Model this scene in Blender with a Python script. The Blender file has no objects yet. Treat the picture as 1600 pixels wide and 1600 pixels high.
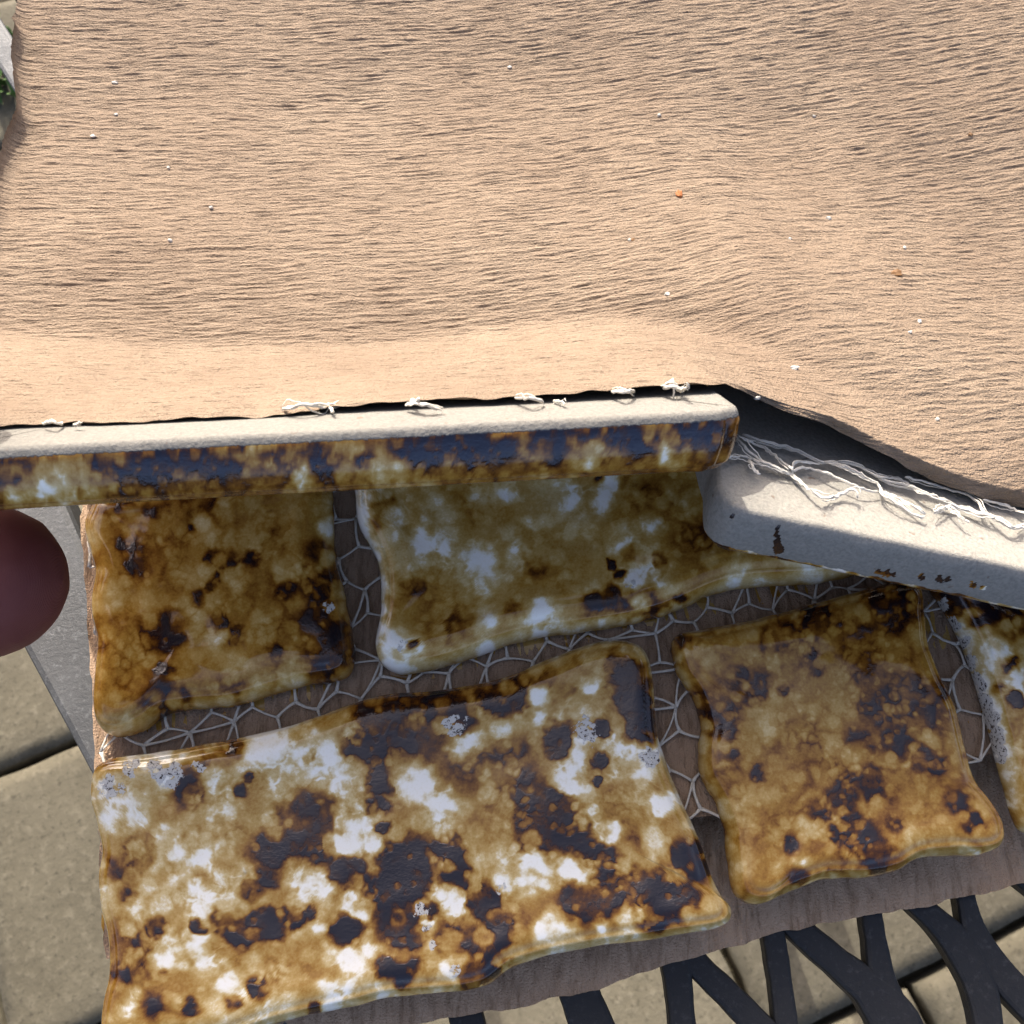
import bpy, math, random
import numpy as np
from mathutils import Vector, Matrix

random.seed(7)
RNG = np.random.default_rng(11)

# ------------------------------------------------------------------ camera
F = 1473.0                                   # focal length in 1600-px units
PITCH = math.radians(21)
FWD = np.array([0, math.sin(PITCH), -math.cos(PITCH)])
UP = np.array([0, math.cos(PITCH), math.sin(PITCH)])
RT = np.array([1.0, 0, 0])
CAM = -FWD * 0.180

scene = bpy.context.scene
cam_d = bpy.data.cameras.new('camera')
cam = bpy.data.objects.new('camera', cam_d)
scene.collection.objects.link(cam)
cam.location = CAM
cam.rotation_euler = (PITCH, 0, 0)
cam_d.sensor_width = 36
cam_d.lens = 36 * F / 1600
cam_d.clip_start = 0.005
cam_d.clip_end = 50
cam_d.dof.use_dof = True
cam_d.dof.focus_distance = 0.165
cam_d.dof.aperture_fstop = 60
scene.camera = cam

# ------------------------------------------------------------------ light
SUN_AZ = math.radians(18)      # to the left of +Y
SUN_EL = math.radians(35)
sdir = Vector((-math.sin(SUN_AZ) * math.cos(SUN_EL), math.cos(SUN_AZ) * math.cos(SUN_EL), math.sin(SUN_EL)))
world = bpy.data.worlds.new('World')
scene.world = world
world.use_nodes = True
wn = world.node_tree
bg = wn.nodes['Background']
sky = wn.nodes.new('ShaderNodeTexSky')
sky.sky_type = 'NISHITA'
sky.sun_disc = False
sky.sun_elevation = SUN_EL
sky.sun_rotation = -SUN_AZ
sky.air_density = 0.40
sky.dust_density = 4.0
sky.ozone_density = 0.0
wn.links.new(sky.outputs[0], bg.inputs[0])
bg.inputs[1].default_value = 0.15
sun_d = bpy.data.lights.new('sun', 'SUN')
sun_d.energy = 2.0
sun_d.angle = math.radians(0.6)
sun_d.color = (1.0, 0.95, 0.87)
sun = bpy.data.objects.new('sun', sun_d)
scene.collection.objects.link(sun)
sun.rotation_euler = sdir.to_track_quat('Z', 'Y').to_euler()
scene.view_settings.view_transform = 'Standard'
scene.view_settings.look = 'None'
scene.view_settings.exposure = 1.78
scene.view_settings.gamma = 1
scene.view_settings.use_curve_mapping = False

scene.cycles.max_bounces = 4
scene.cycles.diffuse_bounces = 2
scene.cycles.glossy_bounces = 3
scene.cycles.transmission_bounces = 2

# ------------------------------------------------------------------ helpers
COL = scene.collection


def P(x, y, z):
    """photo pixel -> world point on the horizontal plane at height z"""
    d = FWD + RT * (x - 800) / F - UP * (y - 800) / F
    t = (z - CAM[2]) / d[2]
    return CAM + t * d


def proj(p):
    v = np.asarray(p, float) - CAM
    w = v @ FWD
    return 800 + F * (v @ RT) / w, 800 - F * (v @ UP) / w


def hash2(ix, iy, seed):
    h = (ix.astype(np.int64) * 374761393 + iy.astype(np.int64) * 668265263 + seed * 1442695041) & 0xFFFFFFFF
    h = ((h ^ (h >> 13)) * 1274126177) & 0xFFFFFFFF
    h = ((h ^ (h >> 16)) * 2246822519) & 0xFFFFFFFF
    return (h ^ (h >> 15)) & 0xFFFFFFFF


def noise(x, y, seed=0):
    """2-D gradient noise, about -1..1"""
    x = np.asarray(x, float); y = np.asarray(y, float)
    ix = np.floor(x); iy = np.floor(y)
    fx = x - ix; fy = y - iy
    u = fx * fx * fx * (fx * (fx * 6 - 15) + 10)
    v = fy * fy * fy * (fy * (fy * 6 - 15) + 10)

    def g(dx, dy):
        a = hash2(ix + dx, iy + dy, seed) * (2 * math.pi / 4294967296.0)
        return np.cos(a) * (fx - dx) + np.sin(a) * (fy - dy)
    a = g(0, 0); b = g(1, 0); c = g(0, 1); d = g(1, 1)
    return 1.45 * ((a * (1 - u) + b * u) * (1 - v) + (c * (1 - u) + d * u) * v)


def fbm(x, y, seed=0, oct=3):
    s = 0; a = 1.0; n = 0
    for k in range(oct):
        s = s + a * noise(x * 2 ** k, y * 2 ** k, seed + 17 * k); n += a; a *= .5
    return s / n


def cells(x, y, seed=0):
    """nearest and second nearest feature distance and a random value of the nearest cell"""
    ix = np.floor(x); iy = np.floor(y)
    f1 = np.full(np.shape(x), 9.0); f2 = f1.copy(); cid = f1 * 0
    for dx in (-1, 0, 1):
        for dy in (-1, 0, 1):
            h = hash2(ix + dx, iy + dy, seed)
            d = np.hypot(ix + dx + (h & 0xFFFF) / 65536.0 - x, iy + dy + (h >> 16) / 65536.0 - y)
            nearer = d < f1
            f2 = np.where(nearer, f1, np.minimum(f2, d)); f1 = np.where(nearer, d, f1)
            cid = np.where(nearer, ((h * 2654435761) & 0xFFFFFF) / 16777216.0, cid)
    return f1, f2, cid


def sstep(a, b, x):
    t = np.clip((x - a) / (b - a), 0, 1)
    return t * t * (3 - 2 * t)


def new_mesh(name, verts, faces, mat=None, parent=None, smooth=True, attrs=None):
    me = bpy.data.meshes.new(name)
    verts = np.asarray(verts, np.float32)
    if isinstance(faces, np.ndarray):
        k = faces.shape[1]; nf = len(faces)
        me.vertices.add(len(verts)); me.vertices.foreach_set('co', verts.ravel())
        me.loops.add(nf * k); me.loops.foreach_set('vertex_index', faces.astype(np.int32).ravel())
        me.polygons.add(nf)
        me.polygons.foreach_set('loop_start', np.arange(nf, dtype=np.int32) * k)
        me.polygons.foreach_set('loop_total', np.full(nf, k, np.int32))
        me.update(calc_edges=True); me.validate()
    else:
        me.from_pydata([tuple(v) for v in verts], [], faces); me.update()
    if smooth:
        me.polygons.foreach_set('use_smooth', np.ones(len(me.polygons), bool))
    for k, a in (attrs or {}).items():
        at = me.attributes.new(k, 'FLOAT', 'POINT')
        at.data.foreach_set('value', np.asarray(a, np.float32))
    o = bpy.data.objects.new(name, me)
    COL.objects.link(o)
    if mat: me.materials.append(mat)
    if parent: o.parent = parent
    return o


def grid_faces(nu, nv, wrap_u=False):
    """vertex index = j*nu + i"""
    iu = np.arange(nu if wrap_u else nu - 1); jv = np.arange(nv - 1)
    I, J = np.meshgrid(iu, jv)
    I = I.ravel(); J = J.ravel(); I2 = (I + 1) % nu
    return np.stack([J * nu + I, J * nu + I2, (J + 1) * nu + I2, (J + 1) * nu + I], 1)


def thing(name, label, cat, loc=(0, 0, 0), group=None):
    o = bpy.data.objects.new(name, None); COL.objects.link(o)
    o.location = loc; o.empty_display_size = 0.01
    o['label'] = label; o['category'] = cat
    if group: o['group'] = group
    return o


def spline(pts, n, closed=True):
    """Catmull-Rom through points, resampled to n evenly spaced samples"""
    p = np.asarray(pts, float)
    m = len(p); out = []
    rng = range(m) if closed else range(m - 1)
    for i in rng:
        if closed:
            a, b, c, d = p[i - 1], p[i], p[(i + 1) % m], p[(i + 2) % m]
        else:
            a = p[max(i - 1, 0)]; b = p[i]; c = p[i + 1]; d = p[min(i + 2, m - 1)]
        t = np.linspace(0, 1, 24, endpoint=False)[:, None]
        out.append(.5 * ((2 * b) + (-a + c) * t + (2 * a - 5 * b + 4 * c - d) * t * t + (-a + 3 * b - 3 * c + d) * t ** 3))
    q = np.concatenate(out)
    q = np.concatenate([q, q[:1] if closed else p[-1:]])
    L = np.concatenate([[0], np.cumsum(np.linalg.norm(np.diff(q, axis=0), axis=1))])
    s = np.linspace(0, L[-1], n + (1 if closed else 0))
    if closed: s = s[:-1]
    return np.stack([np.interp(s, L, q[:, k]) for k in range(q.shape[1])], 1)


def tube(pts, r, sides=6, flat=1.0, closed=False):
    """swept tube -> verts, faces; r scalar or per point"""
    p = np.asarray(pts, float); n = len(p)
    r = np.broadcast_to(np.asarray(r, float), (n,))
    T = np.gradient(p, axis=0); T /= np.linalg.norm(T, axis=1)[:, None] + 1e-12
    ref = np.array([0, 0, 1.0])
    A = np.cross(T, ref); l = np.linalg.norm(A, axis=1)[:, None]
    A = np.where(l < 1e-3, np.array([[1.0, 0, 0]]), A / (l + 1e-12))
    B = np.cross(A, T)
    vs = []
    for k in range(sides):
        a = 2 * math.pi * k / sides
        vs.append(p + (A * math.cos(a) + B * math.sin(a) * flat) * r[:, None])
    V = np.stack(vs, 1).reshape(-1, 3)
    Fs = []
    for i in range(n - 1):
        for k in range(sides):
            k2 = (k + 1) % sides
            Fs.append((i * sides + k, i * sides + k2, (i + 1) * sides + k2, (i + 1) * sides + k))
    Fs.append(tuple(range(sides))[::-1]); Fs.append(tuple((n - 1) * sides + k for k in range(sides)))
    return V, Fs


class Acc:
    def __init__(s): s.v = []; s.f = []; s.n = 0
    def add(s, V, Fs):
        s.v.append(np.asarray(V, float)); s.f += [tuple(i + s.n for i in f) for f in Fs]; s.n += len(V)
    def build(s, name, mat, parent=None, smooth=True):
        return new_mesh(name, np.concatenate(s.v), s.f, mat, parent, smooth)


# ------------------------------------------------------------------ node helpers
def mat_new(name):
    m = bpy.data.materials.new(name); m.use_nodes = True
    nt = m.node_tree
    b = nt.nodes['Principled BSDF']
    return m, nt, b


class N:
    def __init__(s, nt): s.nt = nt; s.tc = nt.nodes.new('ShaderNodeTexCoord')
    def node(s, t, **kw):
        n = s.nt.nodes.new(t)
        for k, v in kw.items(): setattr(n, k, v)
        return n
    def link(s, a, b): s.nt.links.new(a, b)
    def noise(s, scale, detail=4, rough=.55, vec=None, dist=0):
        n = s.node('ShaderNodeTexNoise'); n.inputs['Scale'].default_value = scale
        n.inputs['Detail'].default_value = detail; n.inputs['Roughness'].default_value = rough
        n.inputs['Distortion'].default_value = dist
        s.link(vec or s.tc.outputs['Object'], n.inputs['Vector']); return n.outputs['Fac']
    def vor(s, scale, feature='F1', vec=None, rnd=1.0):
        n = s.node('ShaderNodeTexVoronoi', feature=feature); n.inputs['Scale'].default_value = scale
        n.inputs['Randomness'].default_value = rnd
        s.link(vec or s.tc.outputs['Object'], n.inputs['Vector']); return n
    def map(s, scale, rot=(0, 0, 0)):
        n = s.node('ShaderNodeMapping'); n.inputs['Scale'].default_value = scale; n.inputs['Rotation'].default_value = rot
        s.link(s.tc.outputs['Object'], n.inputs['Vector']); return n.outputs[0]
    def math(s, op, a, b=None, c=None, clamp=False):
        n = s.node('ShaderNodeMath', operation=op); n.use_clamp = clamp
        for i, v in enumerate((a, b, c)):
            if v is None: continue
            if isinstance(v, (int, float)): n.inputs[i].default_value = v
            else: s.link(v, n.inputs[i])
        return n.outputs[0]
    def attr(s, name):
        n = s.node('ShaderNodeAttribute'); n.attribute_name = name; return n.outputs['Fac']
    def ramp(s, fac, stops, interp='LINEAR'):
        n = s.node('ShaderNodeValToRGB'); cr = n.color_ramp; cr.interpolation = interp
        while len(cr.elements) > 1: cr.elements.remove(cr.elements[-1])
        for i, (p, c) in enumerate(stops):
            e = cr.elements[0] if i == 0 else cr.elements.new(p)
            e.position = p
            e.color = (c, c, c, 1) if isinstance(c, (int, float)) else (*c, 1)
        s.link(fac, n.inputs[0]); return n.outputs[0]
    def mix(s, fac, a, b, mode='MIX'):
        n = s.node('ShaderNodeMix', data_type='RGBA', blend_type=mode)
        for i, v in ((0, fac), (6, a), (7, b)):
            if isinstance(v, (int, float)): n.inputs[i].default_value = v
            elif isinstance(v, tuple): n.inputs[i].default_value = (*v, 1)
            else: s.link(v, n.inputs[i])
        return n.outputs[2]
    def bump(s, h, dist, strength=1.0, nrm=None):
        n = s.node('ShaderNodeBump'); n.inputs['Distance'].default_value = dist; n.inputs['Strength'].default_value = strength
        s.link(h, n.inputs['Height'])
        if nrm: s.link(nrm, n.inputs['Normal'])
        return n.outputs[0]


def glaze_material(name, bisque=(0.195, 0.184, 0.159), refl_tint=(1.0, .93, .92)):
    """mottled tortoiseshell glaze: attr t = glaze depth (0 white .. 1 black), crust = dry white crawl, bare = unglazed clay"""
    m, nt, b = mat_new(name); n = N(nt)
    t = n.attr('t'); crust = n.attr('crust'); bare = n.attr('bare')
    sp = n.noise(2300, 2, .6)
    cw = n.noise(1700, 3, .7)
    tt = n.math('ADD', t, n.math('MULTIPLY', n.math('SUBTRACT', sp, .5), .17))
    col = n.ramp(tt, [(.0, (.90, .86, .75)), (.10, (.80, .73, .54)), (.20, (.62, .47, .22)), (.32, (.47, .300, .088)),
                      (.44, (.345, .180, .030)), (.56, (.205, .082, .011)), (.66, (.088, .030, .005)), (.76, (.026, .009, .005)), (.88, (.008, .006, .009)), (1, (.007, .006, .010))])
    crack = n.ramp(cw, [(.40, 0.0), (.47, 1.0)])
    ccol = n.mix(crack, (.06, .04, .03), (.58, .55, .49))
    cm = n.ramp(n.math('ADD', crust, n.math('MULTIPLY', n.math('SUBTRACT', cw, .5), 1.1)), [(.45, 0.0), (.55, 1.0)])
    col = n.mix(cm, col, ccol)
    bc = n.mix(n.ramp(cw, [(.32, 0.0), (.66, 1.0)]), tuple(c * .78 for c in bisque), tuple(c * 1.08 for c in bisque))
    pits = n.ramp(n.noise(650, 1, .5), [(.22, .8), (.27, 0.0)])
    bc = n.mix(pits, bc, (.16, .12, .09))
    bm = n.ramp(n.math('ADD', bare, n.math('MULTIPLY', n.math('SUBTRACT', sp, .5), .35)), [(.44, 0.0), (.56, 1.0)])
    col = n.mix(bm, col, bc)
    n.link(col, b.inputs['Base Color'])
    dk = n.ramp(tt, [(.64, 0.0), (.84, 1.0)])
    dry = n.math('MAXIMUM', cm, bm)
    rough = n.math('ADD', n.math('MULTIPLY', dk, .12), n.math('MULTIPLY', sp, .08))
    rough = n.math('ADD', rough, .03)
    rough = n.math('MAXIMUM', rough, n.math('MULTIPLY', dry, .88))
    n.link(rough, b.inputs['Roughness'])
    n.link(n.math('ADD', 1.46, n.math('MULTIPLY', dk, 0.16)), b.inputs['IOR'])
    n.link(n.math('SUBTRACT', .5, n.math('MULTIPLY', dry, .42)), b.inputs['Specular IOR Level'])
    n.link(n.mix(dk, (1.0, 1.0, 1.0), refl_tint), b.inputs['Specular Tint'])  # tints the sky's reflection where the glaze is dark
    h = n.math('MULTIPLY', cw, n.math('ADD', n.math('ADD', n.math('MULTIPLY', dk, .22), n.math('MULTIPLY', dry, .5)), .02))
    n.link(n.bump(h, .00045, .7), b.inputs['Normal'])
    return m


def paper_material(name, base=(.208, .157, .110), rot=0.0, crinkle_along='x'):
    m, nt, b = mat_new(name); n = N(nt)
    sc = (300, 1500, 300) if crinkle_along == 'x' else (900, 160, 300)
    crinkle = n.noise(1.0, 3, .7, vec=n.map(sc, (0, 0, rot)))
    fine = n.noise(2600, 1, .6)
    big = n.noise(30, 3, .65)
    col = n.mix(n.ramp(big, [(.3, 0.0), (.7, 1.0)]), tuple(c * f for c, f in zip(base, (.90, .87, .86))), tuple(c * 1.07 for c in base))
    col = n.mix(n.ramp(crinkle, [(.36, .34 if crinkle_along == 'x' else .85), (.52, 0.0)]), col, tuple(c * f for c, f in zip(base, (.66, .62, .58))))  # crease shade put into the colour, strongest on the backing paper
    n.link(col, b.inputs['Base Color'])
    b.inputs['Roughness'].default_value = .9
    b.inputs['Specular IOR Level'].default_value = .12
    h = n.math('ADD', n.math('MULTIPLY', crinkle, .9), n.math('MULTIPLY', fine, .5))
    n.link(n.bump(h, .00065, 1.0), b.inputs['Normal'])
    return m


def simple_material(name, c1, c2, scale, rough=.8, bump=.0003, spec=.3, detail=5):
    m, nt, b = mat_new(name); n = N(nt)
    f = n.noise(scale, detail, .62)
    n.link(n.mix(n.ramp(f, [(.32, 0.0), (.68, 1.0)]), c1, c2), b.inputs['Base Color'])
    b.inputs['Roughness'].default_value = rough
    b.inputs['Specular IOR Level'].default_value = spec
    n.link(n.bump(n.noise(scale * 2.2, 4, .65), bump, .8), b.inputs['Normal'])
    return m


def metal_material(name, base):
    m, nt, b = mat_new(name); n = N(nt)
    wear = n.ramp(n.noise(70, 5, .65), [(.45, 0.0), (.75, 1.0)])
    sp = n.ramp(n.noise(900, 4, .7), [(.55, 0.0), (.72, 1.0)])
    col = n.mix(n.math('MULTIPLY', wear, .5), base, tuple(c * 1.9 + .01 for c in base))
    col = n.mix(n.math('MULTIPLY', sp, .45), col, tuple(c * 3 + .03 for c in base))
    n.link(col, b.inputs['Base Color'])
    n.link(n.math('ADD', .55, n.math('MULTIPLY', wear, .25)), b.inputs['Roughness'])
    b.inputs['Specular IOR Level'].default_value = .35
    n.link(n.bump(n.noise(1100, 5, .7), .0003, .6), b.inputs['Normal'])
    return m


def stone_material(name, c1, c2, c3):
    m, nt, b = mat_new(name); n = N(nt)
    oi = n.node('ShaderNodeObjectInfo')
    f = n.noise(9, 6, .65); g = n.noise(110, 4, .7)
    col = n.mix(n.ramp(f, [(.3, 0.0), (.7, 1.0)]), c1, c2)
    col = n.mix(n.ramp(g, [(.5, 0.0), (.72, .75)]), col, c3)
    col = n.mix(n.ramp(n.noise(200, 3, .6), [(.30, .6), (.45, 0.0)]), col, tuple(c * .45 for c in c1))
    sh = n.math('ADD', .82, n.math('MULTIPLY', oi.outputs['Random'], .34))
    hv = n.node('ShaderNodeHueSaturation'); n.link(sh, hv.inputs['Value']); n.link(col, hv.inputs['Color'])
    n.link(hv.outputs[0], b.inputs['Base Color'])
    b.inputs['Roughness'].default_value = .92
    b.inputs['Specular IOR Level'].default_value = .2
    n.link(n.bump(n.math('ADD', g, f), .0016, .6), b.inputs['Normal'])
    return m


M_GLAZE = glaze_material('tortoiseshell_glaze')
M_GLAZE_R = glaze_material('sunlit_bisque_and_glaze', bisque=(.270, .254, .217))  # same clay, lightened to paint in more sun on the right tile
M_GLAZE_F = glaze_material('sky_tinted_glaze', refl_tint=(.80, .84, 1.0))  # blue of the reflected sky tinted into the lifted tile's dark glaze
M_PAPER = paper_material('kraft_crepe_paper')
M_PAPER_LOW = paper_material('kraft_backing_paper', base=(.37, .262, .175), crinkle_along='y')
M_NET = simple_material('white_net_thread', (.55, .51, .43), (.68, .64, .55), 1600, .8, .0002, .25)
M_IRON = metal_material('dark_cast_iron', (.007, .0072, .008))
M_RIM = metal_material('sunlit_weathered_metal', (.062, .064, .066))  # sunlit grey of the rim put into a base paler than the iron
M_STONE = stone_material('patio_stone', (.072, .063, .042), (.104, .092, .063), (.145, .128, .09))
M_SOIL = simple_material('joint_soil', (.020, .018, .012), (.05, .042, .026), 60, .95, .006, .1)
M_CERAMIC_CHIP = simple_material('paper_scrap', (.42, .40, .35), (.55, .52, .46), 900, .9, .0002, .1)

# ------------------------------------------------------------------ ground: patio slabs
FZ = -0.72
ja = P(0, 1207, FZ); jb = P(107, 1163, FZ); jc = P(1420, 1535, FZ)
ju = (jb - ja); ju[2] = 0; ju /= np.linalg.norm(ju)
jv = np.array([-ju[1], ju[0], 0])
span = abs((jc - ja) @ jv)
slab_w = span if span < .32 else span / 2
slab_l = slab_w * 1.5
soil = new_mesh('ground', [(-3, -3, FZ - .03), (3, -3, FZ - .03), (3, 3, FZ - .03), (-3, 3, FZ - .03)], [(0, 1, 2, 3)], M_SOIL, smooth=False)
soil['kind'] = 'structure'
patio = bpy.data.objects.new('pavement', None); COL.objects.link(patio); patio['kind'] = 'structure'


def slab_mesh(k):
    nx, ny = 26, 18
    g = .0045
    X, Y = np.meshgrid(np.linspace(-.5, .5, nx), np.linspace(-.5, .5, ny))
    x = X * (slab_l - 2 * g); y = Y * (slab_w - 2 * g)
    e = np.minimum(np.minimum(x + slab_l / 2 - g, slab_l / 2 - g - x), np.minimum(y + slab_w / 2 - g, slab_w / 2 - g - y))
    x = x + noise(y * 30, x * 5, 50 + k) * .002 * (np.abs(X) > .49); y = y + noise(x * 30, y * 5, 60 + k) * .002 * (np.abs(Y) > .49)
    z = fbm(x * 14, y * 14, 40 + k) * .0012 - .003 * (1 - sstep(0, .012, e))
    V = np.stack([x, y, z], -1).reshape(-1, 3)
    Fs = [tuple(f) for f in grid_faces(nx, ny)]
    ring = [i for i in range(nx)] + [j * nx + nx - 1 for j in range(1, ny)] + [(ny - 1) * nx + i for i in range(nx - 2, -1, -1)] + [j * nx for j in range(ny - 2, 0, -1)]
    b0 = len(V)
    V = np.concatenate([V, V[ring] * [1, 1, 0] + [0, 0, -.028]])
    m = len(ring)
    for i in range(m):
        Fs.append((ring[i], b0 + i, b0 + (i + 1) % m, ring[(i + 1) % m]))
    return V, Fs


slabs = [slab_mesh(k) for k in range(3)]
slab_data = []
org = ja + jv * 0
ang = math.atan2(ju[1], ju[0])
cnt = 0
for r in range(-4, 7):
    for c in range(-4, 5):
        ctr = org + jv * (r + .5) * slab_w + ju * ((c + .37 * (r % 2)) * slab_l + .36)
        if abs(ctr[0]) > 1.0 or abs(ctr[1]) > 1.0: continue
        k = cnt % 3
        if k >= len(slab_data):
            o = new_mesh('paving_slab', *slabs[k], M_STONE, patio); slab_data.append(o.data)
        else:
            o = bpy.data.objects.new('paving_slab', slab_data[k]); COL.objects.link(o); o.parent = patio
        o.location = (ctr[0], ctr[1], FZ + random.uniform(-.002, .002))
        o.rotation_euler = (0, 0, ang + (math.pi if cnt % 2 else 0))
        cnt += 1

# ------------------------------------------------------------------ garden table
TZ = -0.0185            # top of the lattice
table = thing('garden_table', 'black branch-patterned metal garden table with worn rim in sunlit grey under the tiles', 'table', (0, 0, FZ))


def prism(poly, z_top, h, bevel=.0008):
    """bevelled flat bar from a 2-D outline (counter-clockwise or not)"""
    p = np.asarray(poly, float)
    if np.sum(p[:, 0] * np.roll(p[:, 1], -1) - np.roll(p[:, 0], -1) * p[:, 1]) < 0: p = p[::-1]
    t = np.roll(p, -1, 0) - np.roll(p, 1, 0); t /= np.linalg.norm(t, axis=1)[:, None] + 1e-9
    nrm = np.stack([t[:, 1], -t[:, 0]], 1)
    m = len(p); V = []
    for d, z in ((bevel, z_top), (bevel * .3, z_top - bevel * .3), (0, z_top - bevel), (0, z_top - h)):
        q = p - nrm * d; V.append(np.column_stack([q, np.full(m, z)]))
    V = np.concatenate(V); Fs = [tuple(range(m))]
    for k in range(3):
        for i in range(m):
            j = (i + 1) % m
            Fs.append((k * m + i, (k + 1) * m + i, (k + 1) * m + j, k * m + j))
    Fs.append(tuple(range(3 * m, 4 * m))[::-1])
    return V, Fs


def strip_outline(pts):
    """centre line with half widths in pixels -> outline in world xy on the lattice plane"""
    q = spline(np.array(pts, float), 26, closed=False)
    t = np.gradient(q[:, :2], axis=0); t /= np.linalg.norm(t, axis=1)[:, None]
    nn = np.stack([-t[:, 1], t[:, 0]], 1)
    w = q[:, 2:3] * (1 + .05 * noise(np.arange(26) * .5, np.full(26, .3), int(abs(pts[0][0])))[:, None])
    a = q[:, :2] + nn * w; b = q[:, :2] - nn * w
    px = np.concatenate([a, b[::-1]])
    return np.array([P(x, y, TZ)[:2] for x, y in px])


BARS = [
    [(860, 1380, 32), (885, 1480, 32), (905, 1550, 32), (940, 1640, 36), (990, 1760, 40)],
    [(1050, 1400, 24), (1058, 1500, 24), (1065, 1570, 21), (1072, 1660, 22), (1070, 1760, 24)],
    [(1062, 1465, 18), (1090, 1506, 20), (1140, 1555, 22), (1205, 1622, 23), (1300, 1720, 26)],
    [(1196, 1370, 18), (1212, 1465, 18), (1222, 1530, 18), (1232, 1610, 19), (1244, 1740, 22)],
    [(1215, 1410, 20), (1258, 1458, 22), (1310, 1503, 23), (1365, 1550, 30), (1405, 1605, 40), (1440, 1700, 40)],
    [(1352, 1320, 17), (1364, 1415, 17), (1374, 1480, 18), (1384, 1540, 24), (1402, 1600, 32)],
    [(1385, 1350, 16), (1427, 1400, 18), (1470, 1440, 20), (1508, 1482, 26), (1540, 1550, 25), (1553, 1620, 23), (1570, 1740, 26)],
    [(1502, 1280, 14), (1510, 1370, 15), (1519, 1420, 16), (1532, 1465, 22), (1562, 1512, 24), (1625, 1582, 24), (1720, 1680, 26)],
    [(1510, 1290, 13), (1560, 1335, 14), (1592, 1362, 14), (1645, 1402, 16), (1750, 1480, 18)],
    [(700, 1440, 24), (716, 1540, 26), (735, 1625, 28), (760, 1740, 30)],
]
for i, b in enumerate(BARS):
    V, Fs = prism(strip_outline(b), TZ - .00012 * i, .0035)
    new_mesh('lattice_bar', V - [0, 0, FZ], Fs, M_IRON, table, smooth=False)
# hidden carrier bar under the stack that the branches grow from, and the rim
V, Fs = prism(strip_outline([(230, 1330, 60), (700, 1290, 60), (1300, 1215, 55), (1900, 1080, 50)]), TZ - .0016, .008)
new_mesh('frame_bar', V - [0, 0, FZ], Fs, M_IRON, table, smooth=False)
rim_l = [(-330, 330), (-190, 560), (-75, 800), (35, 1013), (145, 1218), (300, 1508), (420, 1740)]
rim_r = [(560, 1690), (440, 1475), (300, 1205), (205, 1008), (150, 893), (103, 786), (40, 640), (-90, 430), (-220, 240)]
V, Fs = prism(np.array([P(x, y, TZ + .0004)[:2] for x, y in rim_l + rim_r]), TZ + .0004, .009, .0016)
new_mesh('rim_bar', V - [0, 0, FZ], Fs, M_RIM, table, smooth=False)
V, Fs = prism(np.array([P(x, y, TZ)[:2] for x, y in [(-240, -250), (-180, -250), (60, 120), (260, 420), (215, 450), (-20, 75)]]), TZ + .0002, .007, .001)
new_mesh('frame_bar', V - [0, 0, FZ], Fs, M_RIM, table, smooth=False)
V, Fs = prism(np.array([P(x, y, TZ)[:2] for x, y in [(120, 330), (250, 330), (420, 1200), (300, 1205)]]), TZ - .0004, .007, .001)
new_mesh('frame_bar', V - [0, 0, FZ], Fs, M_IRON, table, smooth=False)
V, Fs = prism(np.array([P(x, y, TZ)[:2] for x, y in [(150, 300), (2000, 300), (2000, 380), (150, 380)]]), TZ - .002, .008, .001)
new_mesh('frame_bar', V - [0, 0, FZ], Fs, M_IRON, table, smooth=False)
for lx, ly in ((.19, .12), (.18, -.01), (-.13, .17)):
    V, Fs = tube([(lx, ly, TZ - .006), (lx, ly, TZ - .3), (lx * 1.1, ly * 1.1, FZ + .002)], [.011, .010, .012], 12)
    new_mesh('leg', V - [0, 0, FZ], Fs, M_IRON, table)
    V, Fs = tube([(0, .03, TZ - .006), (lx, ly, TZ - .007)], .007, 8)
    new_mesh('leg_brace', V - [0, 0, FZ], Fs, M_IRON, table)

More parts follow.
